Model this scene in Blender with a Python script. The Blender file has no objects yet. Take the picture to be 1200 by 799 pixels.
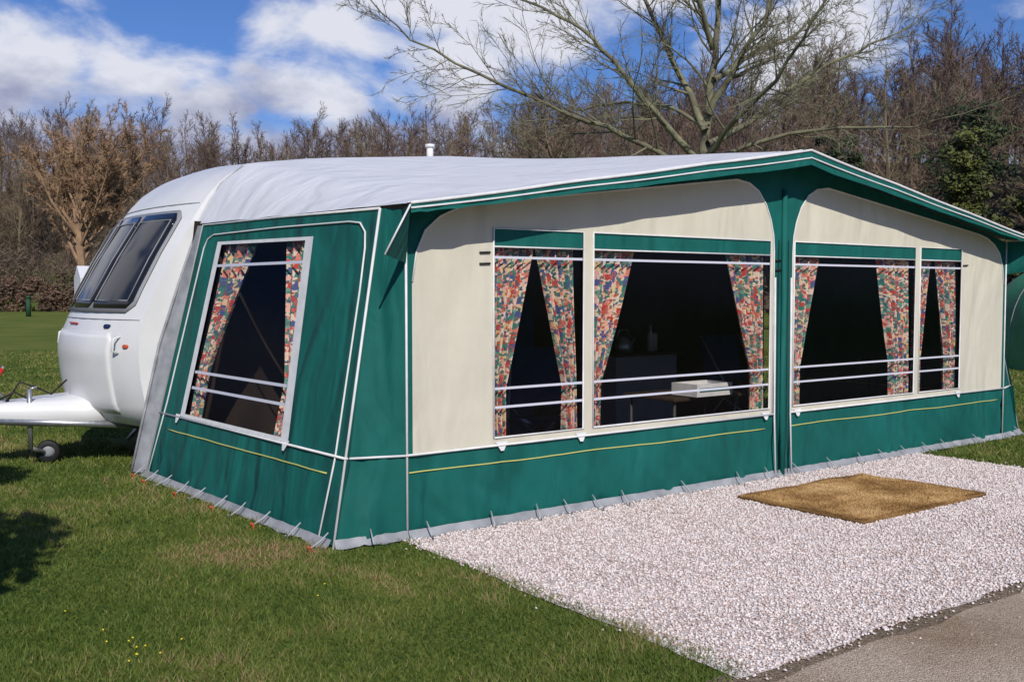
import bpy, math, random
import numpy as np
from mathutils import Vector, noise, Quaternion
from mathutils.geometry import tessellate_polygon
random.seed(7); np.random.seed(7)
SC=bpy.context.scene
CAM=Vector((-3.147,-5.239,1.5)); RX,RY=0.7994,-0.6008; DX,DY=0.6008,0.7994
def cw(lat,dep,z=0.0): return Vector((CAM.x+lat*RX+dep*DX, CAM.y+lat*RY+dep*DY, z))

# ------------------------------------------------------------ materials
def mat(name,col,rough=0.8,var=0.0,vscale=5.0,bump=0.0,bscale=20.0,spec=0.3,metal=0.0,col2=None,detail=3.0,bdist=0.01):
    m=bpy.data.materials.new(name); m.use_nodes=True; nt=m.node_tree; N=nt.nodes; L=nt.links
    b=N['Principled BSDF']; b.inputs['Roughness'].default_value=rough
    b.inputs['Specular IOR Level'].default_value=spec; b.inputs['Metallic'].default_value=metal
    b.inputs['Base Color'].default_value=(*col,1)
    tc=N.new('ShaderNodeTexCoord')
    if var>0 or col2:
        n=N.new('ShaderNodeTexNoise'); n.inputs['Scale'].default_value=vscale; n.inputs['Detail'].default_value=detail
        L.new(tc.outputs['Object'],n.inputs['Vector'])
        r=N.new('ShaderNodeValToRGB'); L.new(n.outputs['Fac'],r.inputs['Fac'])
        c2=col2 if col2 else tuple(c*(1-var) for c in col)
        r.color_ramp.elements[0].position=0.32; r.color_ramp.elements[0].color=(*c2,1)
        r.color_ramp.elements[1].position=0.68; r.color_ramp.elements[1].color=(*col,1)
        L.new(r.outputs['Color'],b.inputs['Base Color'])
    if bump>0:
        n2=N.new('ShaderNodeTexNoise'); n2.inputs['Scale'].default_value=bscale; n2.inputs['Detail'].default_value=3
        L.new(tc.outputs['Object'],n2.inputs['Vector'])
        bp=N.new('ShaderNodeBump'); bp.inputs['Strength'].default_value=bump; bp.inputs['Distance'].default_value=bdist
        L.new(n2.outputs['Fac'],bp.inputs['Height']); L.new(bp.outputs['Normal'],b.inputs['Normal'])
    return m
M={}
def fabric(name,col,rough=0.75,var=0.12,wr=0.5,wr2=None):
    """cloth: broad hanging creases (stretched noise) + fine mottling"""
    m=bpy.data.materials.new(name); m.use_nodes=True; nt=m.node_tree; N=nt.nodes; L=nt.links
    b=N['Principled BSDF']; b.inputs['Roughness'].default_value=rough; b.inputs['Specular IOR Level'].default_value=0.25
    tc=N.new('ShaderNodeTexCoord')
    n=N.new('ShaderNodeTexNoise'); n.inputs['Scale'].default_value=1.7; n.inputs['Detail'].default_value=7; n.inputs['Roughness'].default_value=0.68
    L.new(tc.outputs['Object'],n.inputs['Vector'])
    r=N.new('ShaderNodeValToRGB'); L.new(n.outputs['Fac'],r.inputs['Fac'])
    r.color_ramp.elements[0].position=0.3; r.color_ramp.elements[0].color=(*[c*(1-var) for c in col],1)
    r.color_ramp.elements[1].position=0.7; r.color_ramp.elements[1].color=(*col,1)
    L.new(r.outputs['Color'],b.inputs['Base Color'])
    last=None
    if wr2 is None: wr2=wr
    for sc,rot,s,dist,w_ in(((2.0,2.0,.6),(0.25,0.2,0),1.2,.13,wr),((4,4,1.6),(-.5,.6,0),1.3,.035,wr2)):
        mp=N.new('ShaderNodeMapping'); mp.inputs['Scale'].default_value=sc; mp.inputs['Rotation'].default_value=rot
        L.new(tc.outputs['Object'],mp.inputs['Vector'])
        n2=N.new('ShaderNodeTexNoise'); n2.inputs['Scale'].default_value=s; n2.inputs['Detail'].default_value=1.8; n2.inputs['Distortion'].default_value=0.7
        L.new(mp.outputs['Vector'],n2.inputs['Vector'])
        bp=N.new('ShaderNodeBump'); bp.inputs['Strength'].default_value=w_; bp.inputs['Distance'].default_value=dist
        L.new(n2.outputs['Fac'],bp.inputs['Height'])
        if last: L.new(last.outputs['Normal'],bp.inputs['Normal'])
        last=bp
    L.new(last.outputs['Normal'],b.inputs['Normal'])
    return m
M['green']=fabric('green_canvas',(0.005,0.120,0.103),wr=0.85,var=.28,wr2=.8)
M['cream']=fabric('cream_canvas',(0.62,0.585,0.475),var=0.13,wr=0.5,wr2=.34)
M['roof']=fabric('grey_roof_canvas',(0.64,0.65,0.685),var=0.09,wr=0.4,rough=0.55,wr2=.22)
M['flap']=mat('grey_pvc_flap',(0.34,0.35,0.37),rough=0.5,var=0.35,vscale=8,bump=0.3,bscale=9,bdist=0.03)
M['pipe']=mat('white_piping',(0.74,0.74,0.74),rough=0.45,var=0.15,vscale=12)
M['yellow']=mat('yellow_braid',(0.46,0.47,0.15),rough=0.6)
M['white']=mat('white_gelcoat',(0.72,0.72,0.72),rough=0.3,var=0.10,vscale=2,spec=0.5,detail=6)
M['seam']=mat('body_seam_sealant',(0.40,0.40,0.41),rough=0.6)
M['strap']=mat('white_window_bar',(0.58,0.59,0.67),rough=0.35)
M['dark']=mat('black_rubber',(0.015,0.015,0.016),rough=0.6,var=0.3)
M['metal']=mat('galvanised_steel',(0.45,0.46,0.48),rough=0.4,metal=0.8,var=0.2,vscale=30)
M['grey']=mat('grey_plastic',(0.25,0.26,0.28),rough=0.5,var=0.1)
M['dgrey']=mat('dark_painted_tube',(0.06,0.06,0.065),rough=0.6,var=0.1)
M['lgrey']=mat('light_grey_rubber',(0.42,0.43,0.45),rough=0.5,var=0.1)
M['red']=mat('red_plastic',(0.5,0.03,0.02),rough=0.4,var=0.1)
M['orange']=mat('orange_peg',(0.55,0.09,0.03),rough=0.5,var=0.2)
M['blue']=mat('blue_fabric',(0.02,0.04,0.11),rough=0.9,var=0.3,spec=.05)
M['brown']=mat('brown_shade_sheet',(0.035,0.026,0.02),rough=0.95,var=0.35,spec=.05,vscale=3)  # near-black brown standing in for shade inside the awning
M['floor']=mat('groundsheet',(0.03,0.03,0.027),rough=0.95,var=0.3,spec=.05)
M['wood']=mat('wood_dark',(0.05,0.03,0.02),rough=0.7,var=0.4,vscale=10)
M['acr']=mat('smoked_acrylic',(0.012,0.013,0.017),rough=0.08,spec=0.5,var=0.2)
def glass():
    m=bpy.data.materials.new('clear_pvc_window'); m.use_nodes=True; nt=m.node_tree; N=nt.nodes; L=nt.links; N.clear()
    o=N.new('ShaderNodeOutputMaterial'); t=N.new('ShaderNodeBsdfTransparent'); t.inputs[0].default_value=(0.86,0.84,0.82,1)
    g=N.new('ShaderNodeBsdfGlossy'); g.inputs['Roughness'].default_value=0.15; g.inputs[0].default_value=(0.75,0.8,0.9,1)
    tc=N.new('ShaderNodeTexCoord'); n=N.new('ShaderNodeTexNoise'); n.inputs['Scale'].default_value=1.6; n.inputs['Detail'].default_value=1
    L.new(tc.outputs['Object'],n.inputs['Vector'])
    bp=N.new('ShaderNodeBump'); bp.inputs['Strength'].default_value=0.3; bp.inputs['Distance'].default_value=0.02; L.new(n.outputs['Fac'],bp.inputs['Height'])
    L.new(bp.outputs['Normal'],g.inputs['Normal'])
    x=N.new('ShaderNodeMixShader'); x.inputs[0].default_value=.022; L.new(t.outputs[0],x.inputs[1]); L.new(g.outputs[0],x.inputs[2]); L.new(x.outputs[0],o.inputs[0])
    return m
M['glass']=glass()
def curtain_mat():
    m=bpy.data.materials.new('patterned_curtain_cloth'); m.use_nodes=True; nt=m.node_tree; N=nt.nodes; L=nt.links
    b=N['Principled BSDF']; b.inputs['Roughness'].default_value=0.9; b.inputs['Specular IOR Level'].default_value=0.1
    tc=N.new('ShaderNodeTexCoord'); wn=N.new('ShaderNodeTexNoise'); wn.inputs['Scale'].default_value=14; L.new(tc.outputs['UV'],wn.inputs['Vector'])
    va=N.new('ShaderNodeVectorMath'); va.operation='MULTIPLY_ADD'; L.new(wn.outputs['Color'],va.inputs[0]); va.inputs[1].default_value=(.05,.05,0); L.new(tc.outputs['UV'],va.inputs[2])
    mp=N.new('ShaderNodeMapping'); mp.inputs['Scale'].default_value=(1,1.35,1); L.new(va.outputs[0],mp.inputs['Vector'])
    v=N.new('ShaderNodeTexVoronoi'); v.distance='CHEBYCHEV'; v.inputs['Scale'].default_value=15; v.inputs['Randomness'].default_value=0.9; L.new(mp.outputs['Vector'],v.inputs['Vector'])
    sp=N.new('ShaderNodeSeparateColor'); L.new(v.outputs['Color'],sp.inputs[0])
    def ramp(src,cols):
        r=N.new('ShaderNodeValToRGB'); r.color_ramp.interpolation='CONSTANT'; n=len(cols)
        r.color_ramp.elements[0].color=(*cols[0],1); r.color_ramp.elements[1].position=1/n; r.color_ramp.elements[1].color=(*cols[1],1)
        for i in range(2,n): e=r.color_ramp.elements.new(i/n); e.color=(*cols[i],1)
        L.new(src,r.inputs['Fac']); return r
    r=ramp(sp.outputs[0],[(0.78,0.64,0.52),(0.50,0.07,0.06),(0.05,0.22,0.20),(0.09,0.11,0.28),(0.66,0.24,0.18),(0.74,0.56,0.30),(0.17,0.33,0.27),(0.78,0.45,0.38)])
    v2=N.new('ShaderNodeTexVoronoi'); v2.inputs['Scale'].default_value=46; L.new(mp.outputs['Vector'],v2.inputs['Vector'])
    sp2=N.new('ShaderNodeSeparateColor'); L.new(v2.outputs['Color'],sp2.inputs[0])
    r3=ramp(sp2.outputs[2],[(0.72,0.60,0.5),(0.07,0.13,0.18),(0.55,0.12,0.10),(0.10,0.22,0.18)])
    mt=N.new('ShaderNodeMath'); mt.operation='GREATER_THAN'; mt.inputs[1].default_value=0.55; L.new(sp2.outputs[1],mt.inputs[0])
    mx=N.new('ShaderNodeMix'); mx.data_type='RGBA'; L.new(mt.outputs[0],mx.inputs[0]); L.new(r.outputs['Color'],mx.inputs[6]); L.new(r3.outputs['Color'],mx.inputs[7])
    L.new(mx.outputs[2],b.inputs['Base Color'])
    return m
M['curt']=curtain_mat()

# ------------------------------------------------------------ mesh helpers
def empty(name,loc=(0,0,0)):
    e=bpy.data.objects.new(name,None); e.location=loc; SC.collection.objects.link(e); e.empty_display_size=0.3; return e
def mk(name,V,F,m,parent=None,smooth=False):
    me=bpy.data.meshes.new(name); me.from_pydata([tuple(v) for v in V],[],F); me.update()
    o=bpy.data.objects.new(name,me); SC.collection.objects.link(o)
    for q in (m if isinstance(m,list) else [m]): me.materials.append(q)
    if smooth: me.polygons.foreach_set('use_smooth',[True]*len(me.polygons))
    if parent: o.parent=parent
    return o
def tube_into(V,F,pts,rads,k=6,cap=True):
    pts=[Vector(p) for p in pts]; n=len(pts)
    if not hasattr(rads,'__len__'): rads=[rads]*n
    base=len(V); prev=None
    for i,p in enumerate(pts):
        d=(pts[min(i+1,n-1)]-pts[max(i-1,0)])
        if d.length<1e-9: d=Vector((0,0,1))
        d.normalize()
        if prev is None:
            a=d.cross(Vector((0,0,1)) if abs(d.z)<0.9 else Vector((1,0,0))).normalized()
        else:
            a=prev-d*prev.dot(d)
            a=a.normalized() if a.length>1e-6 else d.orthogonal().normalized()
        prev=a; b=d.cross(a)
        for j in range(k):
            t=2*math.pi*j/k; V.append(p+(a*math.cos(t)+b*math.sin(t))*rads[i])
    for i in range(n-1):
        for j in range(k):
            F.append((base+i*k+j,base+i*k+(j+1)%k,base+(i+1)*k+(j+1)%k,base+(i+1)*k+j))
    if cap:
        F.append(tuple(base+j for j in range(k))[::-1]); F.append(tuple(base+(n-1)*k+j for j in range(k)))
def tubes(name,lst,m,parent,k=8):
    V=[];F=[]
    for pts,r in lst: tube_into(V,F,pts,r,k)
    return mk(name,V,F,m,parent,True)
def boxes_geo(V,F,c,s,rot=0):
    cx,cy,cz=c; sx,sy,sz=[q/2 for q in s]; b=len(V); cr,sr=math.cos(rot),math.sin(rot)
    for z in(-sz,sz):
        for x,y in((-sx,-sy),(sx,-sy),(sx,sy),(-sx,sy)):
            V.append((cx+x*cr-y*sr,cy+x*sr+y*cr,cz+z))
    F+= [tuple(b+i for i in f) for f in((3,2,1,0),(4,5,6,7),(0,1,5,4),(1,2,6,5),(2,3,7,6),(3,0,4,7))]
def box(name,c,s,m,parent,rot=0,bev=0.0):
    V=[];F=[];boxes_geo(V,F,c,s,rot); o=mk(name,V,F,m,parent)
    if bev:
        q=o.modifiers.new('b','BEVEL'); q.width=bev; q.segments=3
    return o
def sheet(name,outer,holes,fn,m,parent):
    loops=[[Vector((a,b,0)) for a,b in outer]]+[[Vector((a,b,0)) for a,b in h] for h in holes]
    tris=tessellate_polygon(loops); pts=[p for l in loops for p in l]
    return mk(name,[fn(p.x,p.y) for p in pts],[tuple(t) for t in tris],m,parent)
def grid(name,fn,nu,nv,m,parent,smooth=True):
    V=[fn(i/nu,j/nv) for j in range(nv+1) for i in range(nu+1)]
    F=[(j*(nu+1)+i,j*(nu+1)+i+1,(j+1)*(nu+1)+i+1,(j+1)*(nu+1)+i) for j in range(nv) for i in range(nu)]
    return mk(name,V,F,m,parent,smooth)

# ------------------------------------------------------------ AWNING
AW=empty('caravan_awning')
W=7.0; MID=3.5
fr=lambda a,b,off=0.0:(a,-off,b)
def sideu(v,z): return -.457-.0446*v+.2242*z
def sd(v,z,off=0.0): return (sideu(v,z)-off,v,z)
def mir(fn): return lambda a,b,off=0.0:(W-fn(a,b,off)[0],fn(a,b,off)[1],fn(a,b,off)[2])
sdr=mir(sd)
wins=[(.64,1.39),(1.48,3.34),(3.64,5.38),(5.46,6.16)]
ZB,ZT,ZG=.56,1.89,1.775
def wh(w): return [(w[0],ZB),(w[1],ZB),(w[1],ZT),(w[0],ZT)]
def rooff(u): 
    s=1-abs(u-MID)/3.52
    return 2.0+.59*s
out=[(0,.51),(W,.51),(W,1.98)]+[(u,rooff(u)-.012) for u in (6,5,4,3.5,3,2,1)]+[(0,1.98)]
sheet('wall_upper_green',out,[wh(w) for w in wins],lambda a,b:fr(a,b,0),M['green'],AW)
arcL=[(.04,.515),(3.385,.515),(3.385,1.8),(3.375,1.93),(3.34,2.05),(3.28,2.17),(3.19,2.27),(3.08,2.325),(2.93,2.345),(.55,2.045),(.38,2.01),(.24,1.95),(.13,1.86),(.07,1.73),(.04,1.55)]
arcR=[(W-a,b) for a,b in arcL][::-1]
sheet('cream_panel_left',arcL,[wh(w) for w in wins[:2]],lambda a,b:fr(a,b,.004),M['cream'],AW)
sheet('cream_panel_right',arcR,[wh(w) for w in wins[2:]],lambda a,b:fr(a,b,.004),M['cream'],AW)
def skd(a,t,seed):
    z=.012+t*.5; e=max(0,1-t)
    ridge=(1-abs(noise.noise((a*1.7+z*2.2+seed,z*.6,5)))*3); ridge=max(0,ridge)**3
    return e**.6*(.046*noise.noise((a*2.0+seed,z*1.4,0))+.028*noise.noise((a*5+z*4+seed,z*2,3))-.018*ridge)+.009*noise.noise((a*12+z*9,seed,z*3))*(e+.25)
def skirt(fnmap,L,seed,name):
    return grid(name,lambda s,t:fnmap(s*L,.012+t*.5,skd(s*L,t,seed)),int(L*50),14,M['green'],AW)
skirt(lambda a,z,d:(a,-d,z),W,1.3,'skirt_front')
skirt(lambda a,z,d:sd(.06+a*(3.02/3.12),z,d*.7),3.12,7.7,'skirt_side')
skirt(lambda a,z,d:sdr(.06+a*(3.02/3.12),z,d*.7),3.12,4.1,'skirt_side_right')
swin=[(.86,.53),(2.62,.53),(2.58,1.865),(1.06,1.845)]
sout=[(.075,.51),(.262,2.0),(1.6,2.02),(2.96,2.03),(3.055,.51)]
for nm,fn in(('side_wall',sd),('side_wall_right',sdr)):
    left=fn is sd
    s=1 if left else -1
    X=(lambda x:x) if s==1 else (lambda x:W-x)
    sheet(nm,sout,[swin] if left else [],lambda a,b:fn(a,b,0),M['green'],AW)
    if left:
        sheet(nm+'_window_pane',[(a,b) for a,b in swin],[],lambda a,b:fn(a,b,-.004),M['glass'],AW)
        inn=[(.945,.545),(2.555,.545),(2.515,1.855),(1.145,1.837)]
        sheet(nm+'_window_frame',[(.84,.52),(2.64,.52),(2.60,1.88),(1.04,1.86)],[inn],lambda a,b:fn(a,b,.005),M['pipe'],AW)
        for z in(.86,.74,1.68):
            a0=.96+(z-.53)*.14
            mk(nm+'_window_bar',[fn(a0,z,.003),fn(2.53,z,.003),fn(2.53,z+.02,.003),fn(a0,z+.02,.003)],[(0,1,2,3)],M['strap'],AW)
    A=Vector(fn(.06,0)); D_=Vector(fn(.262,2.0)); B=Vector((X(0),0,0)); Cc=Vector((X(0),0,1.98))
    def cf(p,q,A=A,B=B,Cc=Cc,D_=D_):
        lo=A.lerp(B,p); hi=D_.lerp(Cc,p); r=lo.lerp(hi,q); nn=Vector((-.3*s,-1,0)).normalized()
        return r+nn*(.04*math.sin(math.pi*p)*noise.noise((p*3+q*2,q*3.2,s*4))+.016*noise.noise((p*8+q*6,q*3,2))*math.sin(math.pi*p))
    grid(nm+'_corner_panel',cf,14,44,M['green'],AW)
    L=[]
    L.append(([D_+Vector((-.006*s,-.006,0)),A+Vector((-.006*s,-.006,0))],.009))
    L.append(([(X(0)-.002*s,-.006,0),(X(0)-.002*s,-.006,1.98)],.008))
    L.append(([fn(.2,0.0,.03),fn(.225,.5,.006),fn(.31,1.5,.006),fn(.345,1.76,.006),fn(.38,1.86,.006),fn(.46,1.92,.006),fn(.6,1.935,.006),fn(1.6,1.945,.006),fn(2.7,1.94,.006),fn(2.8,1.91,.006),fn(2.845,1.84,.006),fn(2.95,.6,.006),fn(2.99,0,.03)],.0065))
    L.append(([fn(.262,2.0,.004),fn(1.6,2.02,.004),fn(2.96,2.03,.004),fn(3.08,0,.004)],.009))
    L.append(([fn(.1,.512,.01),fn(3.055,.512,.01)],.008))
    L.append(([A.lerp(D_,.256)+Vector((-.012*s,-.012,0)),Vector((X(0),-.012,.51))],.008))
    tubes(nm+'_piping',L,M['pipe'],AW,6)
    sdk=7.7 if left else 4.1
    tubes(nm+'_yellow_braid',[([fn(.06+a*(3.02/3.12),.40,.7*skd(a,(.40-.012)/.5,sdk)+.004) for a in [.25+i*.1 for i in range(27)]],.0055)],M['yellow'],AW,6)
    rail=[(-.67,.03),(-.56,.5),(-.43,1.05),(-.26,1.55),(-.09,2.03),(.0,2.20),(.12,2.40),(.31,2.56)]
    edg=[fn(3.08,.03),fn(3.055,.5),fn(3.02,1.05),fn(2.99,1.55),fn(2.96,2.03)]
    V=[];F=[]
    for i in range(5):
        V.append(edg[i]); V.append(((Vector(edg[i])+Vector((X(rail[i][0]),3.2,rail[i][1])))/2+Vector((-.03*s,0,0))));V.append((X(rail[i][0]),3.2,rail[i][1]))
    for i in range(4):
        for j in range(2): F.append((i*3+j,i*3+j+1,i*3+j+4,i*3+j+3))
    mk(nm+'_rear_seal',V,F,M['flap'],AW,True)
    tubes(nm+'_awning_rail',[([(X(a-.01),3.19,b) for a,b in rail],.011)],M['flap'],AW,6)
L=[]
L.append(([(0,-.014,.512),(3.4,-.014,.512)],.008)); L.append(([(3.6,-.014,.512),(W,-.014,.512)],.008))
for x in(3.40,3.60): L.append(([(x,-.035,0.02),(x,-.016,.5),(x,-.01,1.6)],.008))
for A_ in(arcL,arcR):
    p=[(a,-.008,b) for a,b in (A_[1:] if A_ is arcL else A_[:-1])]
    L.append((p,.006))
for w in wins:
    L.append(([(w[0],-.008,ZB),(w[1],-.008,ZB),(w[1],-.008,ZT),(w[0],-.008,ZT),(w[0],-.008,ZB)],.007))
    L.append(([(w[0],-.01,ZG),(w[1],-.01,ZG)],.006))
tubes('front_piping',L,M['pipe'],AW,6)
br=lambda a:(a,-skd(a,(.40-.012)/.5,1.3)-.004,.40+.003*math.sin(a*5))
tubes('front_yellow_braid',[([br(.02+i*.1) for i in range(34)],.005),([br(3.62+i*.1) for i in range(34)],.005)],M['yellow'],AW,6)
tubes('centre_pole',[([(3.5,-.02,0),(3.5,-.012,.5),(3.5,-.012,2.3)],.022)],M['green'],AW,8)
tubes('frame_poles',[([(3.5,.04,0),(3.5,.04,2.5)],.014),([(.06,.05,0),(.06,.05,1.95)],.014),([(W-.06,.05,0),(W-.06,.05,1.95)],.014),([(.06,.05,1.95),(3.5,.05,2.53),(W-.06,.05,1.95)],.014),([(.3,3.1,2.35),(.06,.05,1.95)],.014),([(3.5,3.1,2.75),(3.5,.05,2.53)],.014)],M['dgrey'],AW,8)
tubes('zips',[([(3.44,-.03,.02),(3.44,-.012,.5),(3.44,-.012,1.9)],.003),([(3.56,-.03,.02),(3.56,-.012,.5),(3.56,-.012,1.9)],.003)],M['dark'],AW,4)
for i,w in enumerate(wins):
    sheet('window_pane_%d'%(i+1),[(w[0],ZB),(w[1],ZB),(w[1],ZG),(w[0],ZG)],[],lambda a,b:fr(a,b,-.004),M['glass'],AW)
    sheet('rolled_blind_%d'%(i+1),[(w[0],ZG),(w[1],ZG),(w[1],ZT),(w[0],ZT)],[],lambda a,b:fr(a,b,.001),M['green'],AW)
    for z in(.865,.745,1.70):
        mk('window_bar',[(w[0],-.002,z),(w[1],-.002,z),(w[1],-.002,z+.016),(w[0],-.002,z+.016)],[(0,1,2,3)],M['strap'],AW)
cl=[]
for x,z in((.56,1.735),(.56,1.665),(3.42,1.735),(3.42,1.66),(6.22,1.735)): cl.append(([(x-.03,-.012,z),(x+.05,-.012,z+.003)],.007))
tubes('black_clips',cl,M['dark'],AW,6)
V=[];F=[]
for x in(.70,1.37,3.30,3.7,6.14): 
    b=len(V); V+=[(x-.05,-.012,.535),(x+.05,-.012,.535),(x+.012,-.02,.475),(x-.012,-.02,.475)]; F.append((b,b+1,b+2,b+3))
for v in(.86,2.66):
    b=len(V); V+=[sd(v-.05,.535,.012),sd(v+.05,.535,.012),sd(v+.012,.47,.02),sd(v-.012,.47,.02)]; F.append((b,b+1,b+2,b+3))
mk('corner_tabs',V,F,M['pipe'],AW)
def curtain(fn,tz,bz,t0,t1,b0,b1,seed):
    na,nb=46,26
    V=[];F=[];UV=[]
    for j in range(nb+1):
        t=j/nb; z=bz+(tz-bz)*t
        f=max(0,(t-.28)/.72)**.95
        f0=b0+(t0-b0)*f; f1=b1+(t1-b1)*f
        for i in range(na+1):
            s=i/na; a=f0+(f1-f0)*s
            d=.06+.022*math.sin(s*38+seed+.6*math.sin(t*3))+.012*math.sin(s*17+seed*2+t*2)
            V.append(fn(a,z,-d)); UV.append((s*.75+seed,z))
    for j in range(nb):
        for i in range(na): F.append((j*(na+1)+i,j*(na+1)+i+1,(j+1)*(na+1)+i+1,(j+1)*(na+1)+i))
    o=mk('curtain',V,F,M['curt'],AW,True)
    u=o.data.uv_layers.new(name='UVMap')
    for l in o.data.loops: u.data[l.index].uv=UV[l.vertex_index]
for k,(t0,t1,b0,b1) in enumerate([(.66,1.02,.67,.77),(1.02,1.37,1.27,1.38),(1.5,1.93,1.5,1.60),(2.84,3.32,3.18,3.33),(3.65,4.03,3.66,3.80),(4.87,5.37,5.12,5.37),(5.47,5.76,5.47,5.58),(5.8,6.15,5.99,6.15)]):
    curtain(fr,1.82,.5,t0,t1,b0,b1,k*1.37)
curtain(sd,1.85,.52,2.55,2.0,2.58,2.40,3.3); curtain(sd,1.85,.52,1.5,1.12,1.12,.90,5.1)
# dark sheet added along the caravan side so the interior reads as shade
grid('interior_shade_sheet',lambda s,t:(-.38+7.5*s+ (.22*(t) if s<.05 else 0),3.10+.03*math.sin(s*70)+.012*math.sin(s*31+t*3),.02+2.05*t),160,6,M['brown'],AW)
def rearp(s):
    P=[(0,-.11,2.04),(.03,.0,2.24),(.07,.13,2.42),(.12,.34,2.575),(.3,1.08,2.68),(.68,2.4,2.80),(1,3.5,2.85)]
    for a,b in zip(P,P[1:]):
        if s<=b[0]:
            t=(s-a[0])/(b[0]-a[0]); return (a[1]+(b[1]-a[1])*t,a[2]+(b[2]-a[2])*t)
    return P[-1][1:]
def roofpt(sx,v):
    right=sx>1; s=2-sx if right else sx
    w=max(0,v)/3.2; 
    fu,fz=-.02+3.52*s,2.0+.59*s
    ru,rz=rearp(s)
    u=fu+(ru-fu)*w; z=fz+(rz-fz)*w
    if v<0: u=fu-(.10*(1-s))*(-v/.25); z-= .02*(-v/.25)
    z-= .03*math.sin(math.pi*w)*math.sin(math.pi*min(1,s*1.05))**.6 if 0<w<1 and 0<s<.95 else 0
    z+= .012*noise.noise((u*2.5,v*2.2,0))*math.sin(math.pi*w) if 0<w<1 else 0
    if v<=0 and 0<s<1: z-=.006*abs(math.sin(s*9.4))
    return (W-u if right else u,v,z+.012)
svals=[0,.015,.03,.05,.07,.09,.12,.16,.2,.26,.3,.36,.42,.48,.54,.6,.68,.76,.84,.92,1.0]
sall=svals+[2-s for s in svals[::-1][1:]]
vv=[-.25,-.12,0,.15,.3,.6,.9,1.2,1.5,1.8,2.1,2.4,2.7,3.0,3.2]
V=[roofpt(s,v) for v in vv for s in sall]; n=len(sall)
F=[(j*n+i,j*n+i+1,(j+1)*n+i+1,(j+1)*n+i) for j in range(len(vv)-1) for i in range(n-1)]
mk('roof_canvas',V,F,M['roof'],AW,True)
V=[]
for v in(-.25,.0):
    for s in sall: p=roofpt(s,v); V.append((p[0],p[1]+.002,p[2]-.006))
F=[(i,i+1,n+i+1,n+i) for i in range(n-1)]; mk('canopy_underside',V,F,M['green'],AW)
edge=[Vector(roofpt(s,-.25)) for s in sall]
hgt=[.055+.06*(1-abs(1-s)) for s in sall]
V=[]
for i,p in enumerate(edge):
    V.append(p+Vector((0,-.004,0))); V.append(p+Vector((0,-.012-.006*math.sin(i*1.7),-hgt[i]+.004*math.sin(i*2.3))))
F=[(2*i,2*i+1,2*i+3,2*i+2) for i in range(n-1)]; mk('canopy_valance',V,F,M['green'],AW,True)
tubes('canopy_piping',[([p+Vector((0,-.008,.002)) for p in edge],.010),([p+Vector((0,-.014,-h*.5)) for p,h in zip(edge,hgt)],.0065)],M['pipe'],AW,6)
V=[]
for v in(-.25,-.17):
    for s in sall: p=roofpt(s,v); V.append((p[0],p[1],p[2]+.004))
mk('roof_hem',V,[(i,i+1,n+i+1,n+i) for i in range(n-1)],M['green'],AW)
tubes('roof_hem_piping',[([Vector(roofpt(s,-.165))+Vector((0,0,.004)) for s in sall],.007)],M['pipe'],AW,6)
for s_ in(1,-1):
    X=(lambda x:x) if s_==1 else (lambda x:W-x)
    a=Vector((X(-.12),-.255,1.985)); t=Vector((X(-.265),-.215,1.70)); c=Vector((X(-.022),-.004,1.985)); d=Vector((X(-.006),-.012,1.66))
    mk('canopy_wing',[a,t,d,c],[(0,1,2),(0,2,3)],M['green'],AW)
    tubes('canopy_wing_piping',[([a,t],.006)],M['pipe'],AW,6)
def flap(name,p0,p1,outv,nn):
    p0=Vector(p0);p1=Vector(p1);outv=Vector(outv)
    def f(s,t):
        p=p0.lerp(p1,s); w=.045+.04*noise.noise((s*nn,1,0))
        return p+outv*(.0+t*w+.015)+Vector((0,0,.045*(1-t)**2+.012+.008*noise.noise((s*nn*3,t,2))))
    grid(name,f,nn*4,4,M['flap'],AW)
flap('mud_flap_front',(0,0,0),(W,0,0),(0,-1,0),30)
flap('mud_flap_side',sd(.06,0),sd(3.1,0),(-1,0,0),14)
flap('mud_flap_corner',sd(.06,0),(0,0,0),(-.2,-1,0),4)
flap('mud_flap_corner_right',(W,0,0),sdr(.06,0),(.2,-1,0),4)
LT=[];PG=[];OG=[]
def peg(p,o,red=False):
    p=Vector(p);o=Vector(o); e=p+o*random.uniform(.08,.12)
    LT.append(([p+Vector((0,0,.10)),p+o*.05+Vector((0,0,.06)),e+Vector((0,0,.03))],.0045))
    (OG if red else PG).append(([e+Vector((0,0,-.03)),e+o*.01+Vector((0,0,.035)),e+o*.025+Vector((0,0,.035))],.004 if not red else .009))
x=.12
while x<6.95: 
    peg((x,-.03,0),(random.uniform(-.45,.45),-1,0)); x+=random.uniform(.22,.62)
for i in range(10): v=.12+i*.33+random.uniform(-.07,.07); peg(sd(v,0,.03),(-1,random.uniform(-.3,.3),0),i%2==0 or i>7)
for i in range(9): v=.15+i*.37; peg(sdr(v,0,.03),(1,random.uniform(-.2,.2),0))
peg((-.25,.0,0),(-.3,-1,0)); peg((W+.25,.0,0),(.3,-1,0))
tubes('rubber_loops',LT,M['lgrey'],AW,5); tubes('steel_pegs',PG,M['metal'],AW,5); tubes('orange_pegs',OG,M['orange'],AW,5)
tubes('storm_guy_line',[([(W+.12,-.22,1.95),(W+.75,-.6,0.02)],.004)],M['pipe'],AW,4)
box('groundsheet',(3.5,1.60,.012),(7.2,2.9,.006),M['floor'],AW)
TB=empty('folding_table')
box('table_top',(3.25,.75,.62),(1.0,.6,.03),M['wood'],TB,bev=.01)
tubes('legs',[([(2.8+a*.9,.5+b*.5,0),(2.8+a*.9,.5+b*.5,.61)],.012) for a in(0,1) for b in(0,1)],M['dgrey'],TB)
CR=empty('storage_crate')
V=[];F=[]
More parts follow.
